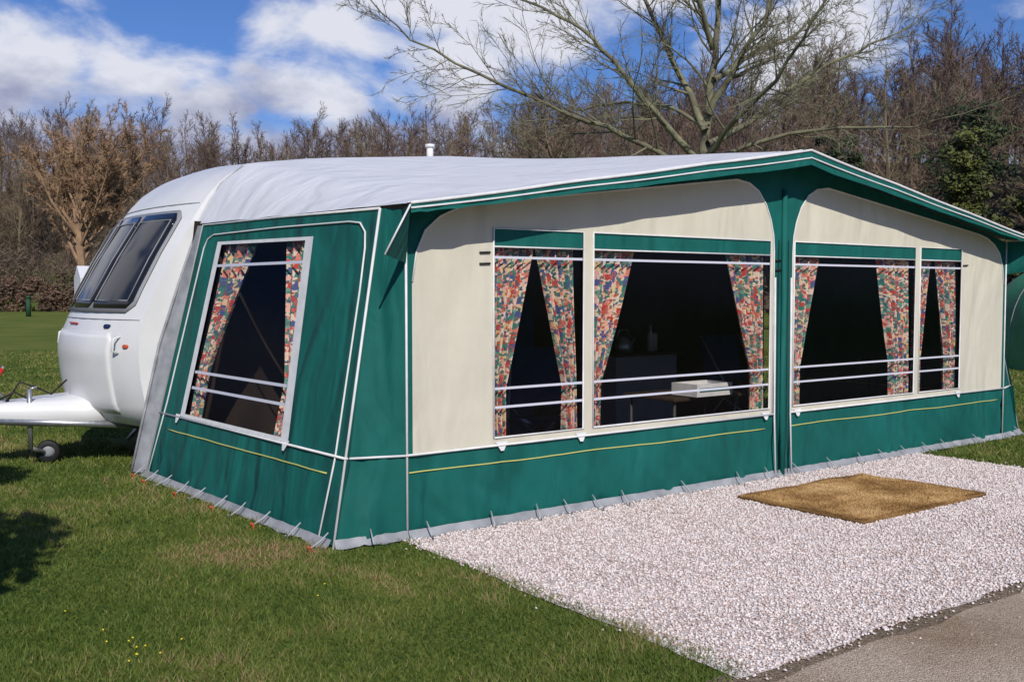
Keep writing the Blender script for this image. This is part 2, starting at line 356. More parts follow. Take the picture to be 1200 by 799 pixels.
boxes_geo(V,F,(3.12,.50,.66),(.42,.28,.03)); 
for dx,dy,sx,sy in((-.2,0,.02,.28),(.2,0,.02,.28),(0,-.13,.38,.02),(0,.13,.38,.02)): boxes_geo(V,F,(3.12+dx,.50+dy,.71),(sx,sy,.07))
mk('crate_shell',V,F,M['pipe'],CR); box('crate_band',(3.12,.356,.70),(.36,.004,.03),M['green'],CR)
def chair(x,y,rot,m):
    E=empty('camping_chair'); c,s=math.cos(rot),math.sin(rot)
    T=lambda a,b,z:(x+a*c-b*s,y+a*s+b*c,z)
    tubes('frame',[([T(-.25,-.22,0),T(.22,.2,.46)],.012),([T(.25,-.22,0),T(-.22,.2,.46)],.012),([T(-.25,.25,0),T(-.25,-.2,.45),T(-.25,.3,1.0)],.012),([T(.25,.25,0),T(.25,-.2,.45),T(.25,.3,1.0)],.012)],M['grey'],E)
    grid('seat',lambda p,q:T(-.25+.5*p,-.22+.44*q,.44-.04*math.sin(math.pi*p)),6,6,m,E)
    grid('back',lambda p,q:T(-.25+.5*p,.2+.12*q+.04*math.sin(math.pi*p),.5+.5*q),6,6,m,E)
chair(.75,1.9,.5,M['blue']); chair(1.5,2.4,.2,M['blue']); chair(2.2,1.5,-.7,M['blue']); chair(5.4,2.1,-.2,M['blue'])
KU=empty('kitchen_stand')
box('cabinet',(4.5,2.75,.42),(.9,.42,.78),M['grey'],KU,bev=.01); box('worktop',(4.5,2.73,.825),(.96,.48,.025),M['wood'],KU)
tubes('kettle',[([(4.3,2.7,.84),(4.3,2.7,.90),(4.3,2.7,.98),(4.3,2.7,1.01)],[.09,.10,.07,.02]),([(4.2,2.7,.99),(4.24,2.7,1.08),(4.36,2.7,1.08),(4.4,2.7,.99)],.008),([(4.38,2.7,.9),(4.46,2.7,.98)],.012)],M['metal'],KU,14)
tubes('bottles',[([(4.7,2.7,.84),(4.7,2.7,1.02),(4.7,2.7,1.06),(4.7,2.7,1.12)],[.035,.035,.013,.012]),([(4.8,2.75,.84),(4.8,2.75,1.0),(4.8,2.75,1.03)],[.04,.04,.03])],M['lgrey'],KU,12)
WD_=empty('fabric_wardrobe'); box('wardrobe_body',(2.6,2.8,.72),(.8,.45,1.4),M['blue'],WD_,bev=.02); box('wardrobe_zip_panel',(2.6,2.572,.72),(.03,.004,1.3),M['grey'],WD_)

# ------------------------------------------------------------ CARAVAN
CV=empty('touring_caravan')
sideP=[(.32,-.30),(.36,-.44),(.55,-.55),(.8,-.59),(1.0,-.60),(1.15,-.585),(1.3,-.545),(1.5,-.455),(1.8,-.305),(2.1,-.135),(2.3,-.005),(2.42,.10),(2.5,.2),(2.56,.32)]
centP=[(.30,-.40),(.38,-.72),(.52,-.84),(.75,-.88),(.97,-.90),(1.1,-.87),(1.3,-.77),(1.5,-.67),(1.8,-.50),(2.1,-.31),(2.32,-.13),(2.47,.04),(2.57,.2),(2.64,.38)]
def interp(P,z):
    if z<=P[0][0]: return P[0][1]
    for a,b in zip(P,P[1:]):
        if z<=b[0]: return a[1]+(b[1]-a[1])*(z-a[0])/(b[0]-a[0])
    return P[-1][1]
def bul(v):
    x=abs((v-4.3)/1.1); x=min(1,x); return (1-x**2.2)
def frontu(v,z):
    b=bul(v); return interp(sideP,z)*(1-b)+interp(centP,z)*b
jv=[3.205,3.23,3.27,3.33,3.42,3.55,3.75,4.0,4.3,4.6,4.85,5.05,5.18,5.27,5.33,5.37,5.395]
roofu=[(.32+.0,2.56),(.6,2.61),(1.08,2.68),(1.7,2.74),(2.4,2.80),(3.5,2.84),(4.6,2.80),(5.3,2.74),(5.92,2.68),(6.4,2.61),(6.7,2.56)]
rows=[]
for k in range(len(sideP)):
    row=[]
    for v in jv:
        b=bul(v); z=sideP[k][0]*(1-b)+centP[k][0]*b; u=sideP[k][1]*(1-b)+centP[k][1]*b; row.append((u,v,z))
    rows.append(row)
for (u,z) in roofu[1:]: rows.append([(u,v,z+.05*min(1,bul(v)*1.5)) for v in jv])
for k in range(len(sideP)-2,-1,-1):
    rows.append([(7.02-p[0]*.55-.25,p[1],p[2]) for p in rows[k]])
V=[p for r in rows for p in r]; n=len(jv); R=len(rows)
F=[(i*n+j,(i+1)*n+j,(i+1)*n+j+1,i*n+j+1) for i in range(R-1) for j in range(n-1)]
F.append(tuple(i*n for i in range(R))[::-1]); F.append(tuple(i*n+n-1 for i in range(R))); F.append(tuple(list(range(n))+[(R-1)*n+j for j in range(n-1,-1,-1)]))
o=mk('body',V,F,M['white'],CV,True)
try: o.data.set_sharp_from_angle(angle=math.radians(50))
except Exception as e: print(e)
def fpanel(name,v0,v1,z0,z1,off,m,r=.06,nv=18,nz=14,th=.014):
    V=[];F=[]
    for j in range(nz+1):
        z=z0+(z1-z0)*j/nz
        d=min(z-z0,z1-z); ins=0
        if d<r: ins=r-math.sqrt(max(0,r*r-(r-d)**2))
        for i in range(nv+1):
            v=v0+ins+(v1-v0-2*ins)*i/nv
            V.append((frontu(v,z)-off*.85,v,z+off*.5))
    for j in range(nz):
        for i in range(nv): F.append((j*(nv+1)+i,j*(nv+1)+i+1,(j+1)*(nv+1)+i+1,(j+1)*(nv+1)+i))
    o=mk(name,V,F,m,CV,True); q=o.modifiers.new('s','SOLIDIFY'); q.thickness=th; q.offset=0; return o
fpanel('window_surround',3.34,5.26,1.31,2.17,.012,M['grey'],.08,30)
fpanel('front_window_near',3.37,4.0,1.34,2.14,.022,M['acr'],.05)
fpanel('front_window_centre',4.02,4.58,1.34,2.14,.022,M['acr'],.05)
fpanel('front_window_far',4.60,5.23,1.34,2.14,.022,M['acr'],.05)
for a,b in((3.42,3.95),(4.07,4.53),(4.65,5.18)):
    pts=[(frontu(v,z)-.032,v,z+.014) for v,z in((a,1.40),(b,1.40),(b,1.75),(b,2.08),(a,2.08),(a,1.75),(a,1.40))]
    tubes('window_inner_frame',[(pts,.006)],M['grey'],CV,5)
fpanel('gas_locker_lid',3.50,5.10,.46,1.14,.004,M['white'],.03,30,14,.010)
def seam(z,v0=3.24,v1=5.36): return ([(frontu(v0+(v1-v0)*i/20,z)-.003,v0+(v1-v0)*i/20,z+.002) for i in range(21)],.004)
tubes('panel_seams',[seam(1.255),seam(2.235)],M['seam'],CV,5)
fpanel('front_badge',3.56,3.64,1.18,1.21,.008,M['blue'],.01,4,4)
fpanel('stripe_mark',4.2,4.45,1.2,1.212,.008,M['red'],.004,6,3)
fpanel('marker_lamp',3.30,3.35,1.02,1.05,.008,M['orange'],.01,4,4)
tubes('grab_handles',[([(frontu(v,.98),v,.98),(frontu(v,1.0)-.05,v,1.0),(frontu(v,1.1)-.05,v,1.10),(frontu(v,1.12),v,1.12)],.010) for v in(3.40,5.2)],M['white'],CV)
box('chassis',(3.3,4.3,.27),(7.0,1.9,.12),M['dark'],CV)
def loft(name,secs,m,par):
    V=[];F=[]
    for (u,v,z,wv,hz) in secs:
        for k in range(12):
            t=2*math.pi*k/12; c,s=math.cos(t),math.sin(t)
            V.append((u,v+wv*math.copysign(abs(c)**.5,c),z+hz*math.copysign(abs(s)**.5,s)))
    for i in range(len(secs)-1):
        for k in range(12): F.append((i*12+k,i*12+(k+1)%12,(i+1)*12+(k+1)%12,(i+1)*12+k))
    F.append(tuple(range(12))[::-1]); F.append(tuple((len(secs)-1)*12+k for k in range(12)))
    return mk(name,V,F,m,par,True)
loft('drawbar_fairing',[(-.55,4.3,.45,.5,.13),(-.85,4.3,.45,.44,.13),(-1.05,4.3,.45,.34,.125),(-1.3,4.3,.45,.22,.11),(-1.5,4.3,.46,.14,.095),(-1.68,4.3,.47,.09,.06)],M['white'],CV)
tubes('a_frame',[([(-1.75,4.3,.42),(-.4,3.7,.33)],.03),([(-1.75,4.3,.42),(-.4,4.9,.33)],.03)],M['metal'],CV)
tubes('coupling',[([(-1.6,4.3,.5),(-1.95,4.3,.5)],[.045,.05]),([(-1.95,4.3,.5),(-2.02,4.3,.47)],.05)],M['metal'],CV)
tubes('handbrake',[([(-1.35,4.24,.52),(-1.5,4.22,.68),(-1.42,4.2,.86)],.012)],M['grey'],CV)
tubes('handbrake_grip',[([(-1.43,4.2,.84),(-1.52,4.2,.70)],.02),([(-1.6,4.3,.58),(-1.5,4.28,.64)],.02)],M['red'],CV)
tubes('cables',[([(-1.4,4.22,.55),(-1.3,4.2,.72),(-1.15,4.2,.66),(-1.05,4.2,.6),(-.92,4.2,.72)],.008),([(-1.5,4.2,.56),(-1.35,4.15,.64),(-1.2,4.15,.55),(-1.0,4.2,.52)],.008)],M['dark'],CV)
tubes('jockey_post',[([(-1.24,4.12,.15),(-1.24,4.12,.66)],.022),([(-1.24,4.12,.66),(-1.18,4.12,.68)],.01),([(-1.24,4.12,.16),(-1.12,4.2,.105)],.018)],M['metal'],CV)
def wheel(name,c,r,w,ax,par):
    V=[];F=[];c=Vector(c);ax=Vector(ax).normalized();a=Vector((0,0,1));b=ax.cross(a)
    prof=[(-w*.5,r*.55),(-w*.5,r*.85),(-w*.36,r*.97),(0,r),(w*.36,r*.97),(w*.5,r*.85),(w*.5,r*.55)]
    K=28
    for k in range(K):
        t=2*math.pi*k/K
        for o_,rr in prof: V.append(c+ax*o_+(a*math.cos(t)+b*math.sin(t))*rr)
    m=len(prof)
    for k in range(K):
        for j in range(m-1): F.append((k*m+j,k*m+j+1,((k+1)%K)*m+j+1,((k+1)%K)*m+j))
    mk(name+'_tyre',V,F,M['dark'],par,True)
    tubes(name+'_hub',[([c-ax*w*.4,c-ax*w*.2,c+ax*w*.2,c+ax*w*.4],[r*.25,r*.57,r*.57,r*.25])],M['grey'],par,20)
wheel('jockey',(-1.08,4.22,.105),.10,.06,(.35,1,0),CV)
wheel('road_wheel_near',(3.9,3.34,.32),.32,.18,(0,1,0),CV); wheel('road_wheel_far',(3.9,5.25,.32),.32,.18,(0,1,0),CV)
tubes('corner_steadies',[([(.1,y,.3),(-.15,y,.02)],.02) for y in(3.5,5.1)],M['metal'],CV)
tubes('roof_vent',[([(2.55,3.75,2.8),(2.55,3.75,2.98)],.035),([(2.55,3.75,2.97),(2.55,3.75,3.0)],.05)],M['white'],CV,12)
box('side_window',(1.2,3.195,1.65),(1.1,.02,.6),M['acr'],CV,bev=.008); box('side_window_rear',(5.3,3.195,1.65),(1.1,.02,.6),M['acr'],CV,bev=.008)
box('entrance_door',(3.2,3.195,1.25),(.62,.02,1.75),M['grey'],CV,bev=.008)

# ------------------------------------------------------------ GROUND
def hill(lat,dep):
    d0=92-max(0,min(1,(lat+15)/55))*44
    t=max(0,min(1,(dep-d0)/85)); t=t*t*(3-2*t)
    return 18*t+ (1.5*noise.noise((lat*.02,dep*.02,1))*t)
def axis(a,b,n): return [a+(b-a)*i/n for i in range(n+1)]
la=axis(-420,-130,10)+axis(-118,160,46)+axis(180,460,10); de=axis(-250,-30,6)+axis(-20,40,6)+axis(45,230,46)+axis(250,700,8)
V=[cw(l,d,hill(l,d)) for d in de for l in la]; n=len(la)
F=[(j*n+i,j*n+i+1,(j+1)*n+i+1,(j+1)*n+i) for j in range(len(de)-1) for i in range(n-1)]
def groundmat():
    m=bpy.data.materials.new('lawn_ground'); m.use_nodes=True; nt=m.node_tree; N=nt.nodes; L=nt.links; b=N['Principled BSDF']; b.inputs['Roughness'].default_value=.95; b.inputs['Specular IOR Level'].default_value=.1
    g=N.new('ShaderNodeNewGeometry')
    def noi(s,d=5): 
        x=N.new('ShaderNodeTexNoise'); x.inputs['Scale'].default_value=s; x.inputs['Detail'].default_value=d; L.new(g.outputs['Position'],x.inputs['Vector']); return x
    def ramp(f,e):
        r=N.new('ShaderNodeValToRGB'); L.new(f,r.inputs[0])
        r.color_ramp.elements[0].position=e[0][0]; r.color_ramp.elements[0].color=(*e[0][1],1); r.color_ramp.elements[1].position=e[1][0]; r.color_ramp.elements[1].color=(*e[1][1],1); return r
    a=ramp(noi(.35,8).outputs['Fac'],[(.35,(.095,.140,.022)),(.68,(.175,.195,.045))])
    c=ramp(noi(30,5).outputs['Fac'],[(.3,(.5,.5,.5)),(.7,(1.15,1.15,1.1))])
    mu=N.new('ShaderNodeMix'); mu.data_type='RGBA'; mu.blend_type='MULTIPLY'; mu.inputs[0].default_value=1; L.new(a.outputs[0],mu.inputs[6]); L.new(c.outputs[0],mu.inputs[7])
    s=N.new('ShaderNodeSeparateXYZ'); L.new(g.outputs['Position'],s.inputs[0])
    mr=N.new('ShaderNodeMapRange'); mr.inputs[1].default_value=.8; mr.inputs[2].default_value=4; L.new(s.outputs['Z'],mr.inputs[0])
    w=ramp(noi(.12,7).outputs['Fac'],[(.4,(.10,.075,.055)),(.66,(.10,.095,.045))])
    mx=N.new('ShaderNodeMix'); mx.data_type='RGBA'; L.new(mr.outputs[0],mx.inputs[0]); L.new(mu.outputs[2],mx.inputs[6]); L.new(w.outputs[0],mx.inputs[7])
    L.new(mx.outputs[2],b.inputs['Base Color'])
    bp=N.new('ShaderNodeBump'); bp.inputs['Strength'].default_value=.6; bp.inputs['Distance'].default_value=.02; L.new(noi(60,4).outputs['Fac'],bp.inputs['Height']); L.new(bp.outputs[0],b.inputs['Normal'])
    return m
mk('ground',V,F,groundmat(),None,True)
def wavy(pts,amp,step,seed):
    out=[]
    for a,b in zip(pts,pts[1:]+pts[:1]):
        a=Vector(a);b=Vector(b);n=max(1,int((b-a).length/step)); nn=Vector((-(b-a).y,(b-a).x)).normalized()
        for i in range(n):
            p=a.lerp(b,i/n); p=p+nn*amp*(noise.noise((p.x*2+seed,p.y*2,0))+.5*noise.noise((p.x*9,p.y*9,seed))); out.append((p.x,p.y))
    return out
def m_gravel(name,c1,c2,c3,scale,big=(.8,.78,.75)):
    m=bpy.data.materials.new(name); m.use_nodes=True; nt=m.node_tree; N=nt.nodes; L=nt.links; b=N['Principled BSDF']; b.inputs['Roughness'].default_value=.9; b.inputs['Specular IOR Level'].default_value=.2
    g=N.new('ShaderNodeNewGeometry'); v=N.new('ShaderNodeTexVoronoi'); v.inputs['Scale'].default_value=scale; L.new(g.outputs['Position'],v.inputs['Vector'])
    sp=N.new('ShaderNodeSeparateColor'); L.new(v.outputs['Color'],sp.inputs[0]); r=N.new('ShaderNodeValToRGB'); L.new(sp.outputs[0],r.inputs[0])
    r.color_ramp.elements[0].color=(*c1,1); r.color_ramp.elements[1].color=(*c3,1); e=r.color_ramp.elements.new(.35); e.color=(*c2,1)
    n=N.new('ShaderNodeTexNoise'); n.inputs['Scale'].default_value=1.3; n.inputs['Detail'].default_value=7; L.new(g.outputs['Position'],n.inputs['Vector'])
    r2=N.new('ShaderNodeValToRGB'); L.new(n.outputs['Fac'],r2.inputs[0]); r2.color_ramp.elements[0].position=.35; r2.color_ramp.elements[0].color=(*big,1); r2.color_ramp.elements[1].position=.6; r2.color_ramp.elements[1].color=(1,1,1,1)
    mu=N.new('ShaderNodeMix'); mu.data_type='RGBA'; mu.blend_type='MULTIPLY'; mu.inputs[0].default_value=1; L.new(r.outputs[0],mu.inputs[6]); L.new(r2.outputs[0],mu.inputs[7]); L.new(mu.outputs[2],b.inputs['Base Color'])
    bp=N.new('ShaderNodeBump'); bp.inputs['Strength'].default_value=.8; bp.inputs['Distance'].default_value=.008; bp.invert=True; L.new(v.outputs['Distance'],bp.inputs['Height']); L.new(bp.outputs[0],b.inputs['Normal'])
    return m
PADP=[(-.05,.1),(5.42,.1),(5.42,-2.68),(-.12,-2.68)]
flat=lambda z:(lambda a,b:(a,b,z))
sheet('gravel_pad',wavy(PADP,.05,.10,2),[],flat(.008),m_gravel('pink_gravel',(.38,.30,.27),(.62,.53,.50),(.80,.74,.72),75),None)
sheet('verge_dirt',wavy([(-3,-2.62),(30,-2.58),(30,-3.1),(-3,-3.1)],.05,.15,5),[],flat(.004),m_gravel('dirt',(.12,.09,.06),(.19,.145,.10),(.30,.24,.18),110),None)
sheet('road',wavy([(-60,-2.79),(70,-2.75),(70,-7),(-60,-7)],.07,.12,9),[],flat(.012),m_gravel('worn_asphalt',(.32,.24,.175),(.44,.35,.265),(.58,.49,.39),150,(.66,.58,.5)),None)
def rawmesh(name,P,FI,k,rnd_,m):
    n=len(P); me=bpy.data.meshes.new(name); me.vertices.add(n); me.vertices.foreach_set('co',P.ravel()); me.loops.add(len(FI)); me.loops.foreach_set('vertex_index',FI.astype(np.int32))
    nf=len(FI)//3; me.polygons.add(nf); me.polygons.foreach_set('loop_start',np.arange(0,nf*3,3,dtype=np.int32)); me.polygons.foreach_set('loop_total',np.full(nf,3,np.int32))
    me.update(); me.validate(); me.materials.append(m)
    at=me.attributes.new('rnd','FLOAT','POINT'); at.data.foreach_set('value',np.repeat(rnd_,k).astype(np.float32))
    o=bpy.data.objects.new(name,me); SC.collection.objects.link(o); return o
def stones(name,N_,x0,x1,y0,y1,keep,m,smin,smax):
    x=np.random.uniform(x0,x1,N_); y=np.random.uniform(y0,y1,N_); k=keep(x,y); x=x[k];y=y[k]; n=len(x)
    base=np.array([(1,0,0),(-1,0,0),(0,1,0),(0,-1,0),(0,0,1),(0,0,-1)],float)
    s=np.random.uniform(smin,smax,(n,1,1)); V=base[None]*s*np.random.uniform(.6,1.2,(n,6,1))
    V[:,:,2]*=.7; a=np.random.uniform(0,6.28,n); c,si=np.cos(a),np.sin(a); X=V[:,:,0]*c[:,None]-V[:,:,1]*si[:,None]; Y=V[:,:,0]*si[:,None]+V[:,:,1]*c[:,None]
    tilt=np.random.uniform(-.5,.5,(n,1)); Z=V[:,:,2]+X*tilt
    P=np.stack([X+x[:,None],Y+y[:,None],Z+.012],-1).reshape(-1,3)
    f=np.array([(0,2,4),(2,1,4),(1,3,4),(3,0,4),(2,0,5),(1,2,5),(3,1,5),(0,3,5)])
    FF=(f[None]+6*np.arange(n)[:,None,None]).reshape(-1)
    return rawmesh(name,P,FF,6,np.random.rand(n),m)
def attrmat(name,cols,rough=.85,spec=.2,transl=0):
    m=bpy.data.materials.new(name); m.use_nodes=True; nt=m.node_tree; N=nt.nodes; L=nt.links; b=N['Principled BSDF']; b.inputs['Roughness'].default_value=rough; b.inputs['Specular IOR Level'].default_value=spec
    a=N.new('ShaderNodeAttribute'); a.attribute_name='rnd'; r=N.new('ShaderNodeValToRGB'); L.new(a.outputs['Fac'],r.inputs[0])
    r.color_ramp.elements[0].color=(*cols[0][1],1); r.color_ramp.elements[0].position=cols[0][0]; r.color_ramp.elements[1].color=(*cols[-1][1],1); r.color_ramp.elements[1].position=cols[-1][0]
    for p,c in cols[1:-1]: e=r.color_ramp.elements.new(p); e.color=(*c,1)
    L.new(r.outputs[0],b.inputs['Base Color'])
    if transl:
        t=N.new('ShaderNodeBsdfTranslucent'); L.new(r.outputs[0],t.inputs[0]); x=N.new('ShaderNodeMixShader'); x.inputs[0].default_value=transl
        L.new(b.outputs[0],x.inputs[1]); L.new(t.outputs[0],x.inputs[2]); L.new(x.outputs[0],N['Material Output'].inputs[0])
    return m
ms=attrmat('pink_stone',[(0,(.40,.30,.26)),(.2,(.62,.50,.46)),(.5,(.75,.66,.63)),(.8,(.85,.79,.77)),(1,(.55,.50,.50))])
def keepg(x,y):
    d=np.maximum.reduce([-.06-x,x-5.4,-2.69-y,np.zeros(len(x))])
    return np.random.rand(len(x))<np.where(d<=0,1,.26*np.exp(-d/.03))
stones('gravel_stones',64000,-.25,5.55,-2.95,.08,keepg,ms,.006,.0115)
stones('verge_stones',2600,-.5,9,-3.3,-2.65,lambda x,y:np.random.rand(len(x))<np.clip(1.1-(abs(y+2.75))*3,0.03,1),attrmat('verge_stone',[(0,(.2,.15,.11)),(.5,(.38,.30,.25)),(1,(.6,.52,.47))]),.003,.007)
DM=empty('coir_doormat')
mz=lambda x,y:.030+.014*noise.noise((x*2.4,y*2.4,0))
def mxy(s,t):
    x=2.50+1.5*s; y=-1.45+1.03*t
    return x+.012*noise.noise((t*5,s,1))+.02*noise.noise((t*2,7,1))*s,y+.025*noise.noise((s*4,t,3))
def matf(s,t):
    x,y=mxy(s,t); return (x,y,mz(x,y)+.003*noise.noise((x*30,y*30,0)))
mm=mat('coir_base',(.24,.14,.055),rough=1,vscale=3.2,spec=.05,detail=8,col2=(.14,.08,.033))
o=grid('mat_base',matf,70,50,mm,DM); q=o.modifiers.new('s','SOLIDIFY'); q.thickness=.018; q.offset=-1
nf=70000; S=np.random.rand(nf); T=np.random.rand(nf); P=np.zeros((nf,3,3)); rv=np.zeros(nf)
for i in range(nf):
    x,y=mxy(S[i],T[i]); z=mz(x,y); a=random.uniform(0,6.28); w_=.0022; h=random.uniform(.005,.013)
    P[i]=((x-math.cos(a)*w_,y-math.sin(a)*w_,z),(x+math.cos(a)*w_,y+math.sin(a)*w_,z),(x+random.gauss(0,.006),y+random.gauss(0,.006),z+h))
    ed=min(S[i]*1.5,(1-S[i])*1.5,T[i],1-T[i])
    rv[i]=min(1,max(0,.55+.6*noise.noise((x*2.6,y*2.6,4))+.35*noise.noise((x*9,y*9,4))+random.gauss(0,.15)-(.35 if ed<.05 else 0)))
o=rawmesh('mat_pile',P.reshape(-1,3),np.arange(nf*3),3,rv,attrmat('coir_pile',[(0,(.20,.11,.045)),(.4,(.42,.25,.10)),(.7,(.60,.38,.165)),(1,(.72,.51,.26))],rough=1,spec=.05)); o.parent=DM
# ------------------------------------------------------------ GRASS
def grass():
    n=560000
    ang=np.random.uniform(math.radians(-36),math.radians(36),n); r=3.3*np.exp(np.random.rand(n)**.85*math.log(28/3.3))
    lat=r*np.sin(ang); dep=r*np.cos(ang); x=CAM.x+lat*RX+dep*DX; y=CAM.y+lat*RY+dep*DY
    wv=np.array([noise.noise((b*3,a*3,7)) for a,b in zip(x,y)])
    jit=np.random.normal(0,.03,n)+.06*wv
    pad=(x>-.03+jit)&(x<5.4-jit)&(y>-2.66+jit)&(y<.2); road=y<-2.66+jit
    ins=(y>-.03)&(y<3.15)&(x>-.5-.0446*y)&(x<7.5)
    cv=(y>3.1)&(y<5.4)&(x>-.3)&(x<7)
    bare=np.exp(-(((x+.95)/.30)**2+((y-.30)/.36)**2))*1.0+np.exp(-(((x+.60)/.16)**2+((y+.75)/.45)**2))*.55
    bare=bare*(.7+.8*wv)
    k=~(pad|road|ins|cv)&(np.random.rand(n)>bare*.4)
    x=x[k];y=y[k];r=r[k];n=len(x); bare=bare[k]
    nz=np.array([.9*noise.noise((a*.7,b*.7,5))+.9*noise.noise((a*2.1,b*2.1,0))+.7*noise.noise((a*8,b*8,2)) for a,b in zip(x,y)])
    h=(np.random.uniform(.016,.042,n))*(1+.45*nz)*(1-.5*np.clip(bare,0,1)); w=.0026*np.maximum(1,r/4.2)**.9
    a=np.random.uniform(0,6.283,n); ca,sa=np.cos(a),np.sin(a); lx=np.random.normal(0,.6,n)*h; ly=np.random.normal(0,.6,n)*h
    P=np.zeros((n,3,3)); P[:,0]=np.stack([x-ca*w,y-sa*w,np.zeros(n)],-1); P[:,1]=np.stack([x+ca*w,y+sa*w,np.zeros(n)],-1); P[:,2]=np.stack([x+lx,y+ly,h],-1)
    val=np.clip(.44+.52*nz+np.random.normal(0,.22,n)+1.0*bare*(.6+.8*np.random.rand(n)),0,1)
    rawmesh('lawn_grass',P.reshape(-1,3),np.arange(n*3),3,val,attrmat('grass_blade',[(0,(.048,.090,.016)),(.35,(.110,.165,.028)),(.65,(.175,.215,.045)),(.88,(.27,.26,.09)),(1,(.36,.25,.13))],rough=.6,spec=.25,transl=.3))
grass()
Vf=[];Ff=[]
for i in range(18):
    if i<11: p=cw(-1.55+random.gauss(0,.10),4.10+random.gauss(0,.14))
    else: p=cw(random.uniform(-3.5,-.5),random.uniform(4.1,7.5))
    b=len(Vf); s=.0055; z=.04
    for k in range(6): Vf.append((p.x+s*math.cos(k*1.047),p.y+s*math.sin(k*1.047),z))
    Vf.append((p.x,p.y,z+.005)); Ff+=[(b+k,b+(k+1)%6,b+6) for k in range(6)]
mk('yellow_lawn_flowers',Vf,Ff,mat('petal',(.7,.55,.02),rough=.6),None)

# ------------------------------------------------------------ TREES
def grow(V,F,p,d,L,r,lev,maxlev,rnd,P):
    if lev==maxlev:
        for q in range(P.get('fork',2)):
            dd=(d+Vector((rnd.gauss(0,1),rnd.gauss(0,1),rnd.gauss(0,1)))*.3).normalized()
            s=dd.orthogonal().normalized(); s.rotate(Quaternion(dd,rnd.uniform(0,3.1))); s*=P['tw']; l=L*rnd.uniform(.6,1.1); mid=p+dd*l*.5+s*rnd.uniform(-2,2)
            b=len(V); V.extend((p-s,p+s,mid+s*.7,mid-s*.7,p+dd*l)); F.append((b,b+1,b+2,b+3)); F.append((b+3,b+2,b+4))
        return
    nseg=max(2,P['seg'][lev]); pts=[p.copy()]; rads=[r]; dd=d.copy(); cur=p.copy()
    for i in range(nseg):
        dd=(dd+Vector((rnd.gauss(0,1),rnd.gauss(0,1),rnd.gauss(0,1)))*P['wob'][lev]+Vector((0,0,P['up'][lev]))).normalized()
        cur=cur+dd*(L/nseg); pts.append(cur.copy()); rads.append(max(P['rmin'],r*(1-(i+1)/nseg*P['tap'][lev])))
    tube_into(V,F,pts,rads,P['k'][lev],False)
    spawn(V,F,pts,rads,L,lev,maxlev,rnd,P)
def spawn(V,F,pts,rads,L,lev,maxlev,rnd,P,t0=None):
    n=P['n'][lev]; n=max(1,int(n*rnd.uniform(.8,1.2))); s0=P['start'][lev] if t0 is None else t0
    for c in range(n):
        t=s0+(1-s0)*(c+rnd.random())/n; x=t*(len(pts)-1); i=min(int(x),len(pts)-2); q=pts[i].lerp(pts[i+1],x-i)
        ax=(pts[i+1]-pts[i]).normalized(); rr=rads[i]+(rads[i+1]-rads[i])*(x-i)
        o=ax.orthogonal().normalized(); o.rotate(Quaternion(ax,rnd.uniform(0,6.283)))
        an=P['ang'][lev]*rnd.uniform(.7,1.3); nd=(ax*math.cos(an)+o*math.sin(an)).normalized()
        l=L*P['len'][lev]*rnd.uniform(.6,1.2)*(1-.45*t if lev==0 else 1-.35*t)
        grow(V,F,q,nd,l,max(P['rmin'],min(rr*.8,rr*P['rr'][lev])),lev+1,maxlev,rnd,P)
def barkmat(name,c1,c2,rand=.0):
    m=mat(name,c1,rough=.9,col2=c2,vscale=1.2,spec=.1)
    if rand:
        nt=m.node_tree; N=nt.nodes; L=nt.links; b=N['Principled BSDF']; src=b.inputs['Base Color'].links[0].from_socket
        oi=N.new('ShaderNodeObjectInfo'); r=N.new('ShaderNodeValToRGB'); L.new(oi.outputs['Random'],r.inputs[0])
        r.color_ramp.elements[0].color=(.65,.60,.62,1); r.color_ramp.elements[1].color=(1.25,1.28,1.0,1); e=r.color_ramp.elements.new(.5); e.color=(1.0,.92,.90,1)
        mu=N.new('ShaderNodeMix'); mu.data_type='RGBA'; mu.blend_type='MULTIPLY'; mu.inputs[0].default_value=rand; L.new(src,mu.inputs[6]); L.new(r.outputs[0],mu.inputs[7]); L.new(mu.outputs[2],b.inputs['Base Color'])
    return m
bm=barkmat('winter_twigs',(.20,.152,.120),(.12,.092,.078),1.0)
variants=[]
for s in range(7):
    rnd=random.Random(40+s); slim=s%2
    P=dict(seg=[6,4,3],wob=[.05,.12,.2],up=[.06,.13,.08],tap=[.8,.85,.8],k=[5,3,3],n=[20,9,7],start=[.28,.2,.15],ang=[.6 if slim else .8,.6,.55],len=[.34 if slim else .44,.45,.75],rr=[.42,.5,.6],rmin=.016,tw=.012,fork=2)
    V=[];F=[]; grow(V,F,Vector((0,0,-.5)),Vector((0,0,1)),12.0 if slim else 10.8,.20,0,3,rnd,P)
    me=bpy.data.meshes.new('winter_tree_mesh_%d'%s); me.from_pydata([tuple(v) for v in V],[],F); me.materials.append(bm); variants.append(me)
WD=empty('distant_woodland')
rnd=random.Random(5)
def inst(me,lat,dep,sc,par,nm,sx=1):
    o=bpy.data.objects.new(nm,me); o.location=cw(lat,dep,hill(lat,dep)); o.rotation_euler=(rnd.gauss(0,.04),rnd.gauss(0,.04),rnd.uniform(0,6.28)); o.scale=(sc*sx,sc*sx,sc); SC.collection.objects.link(o); o.parent=par
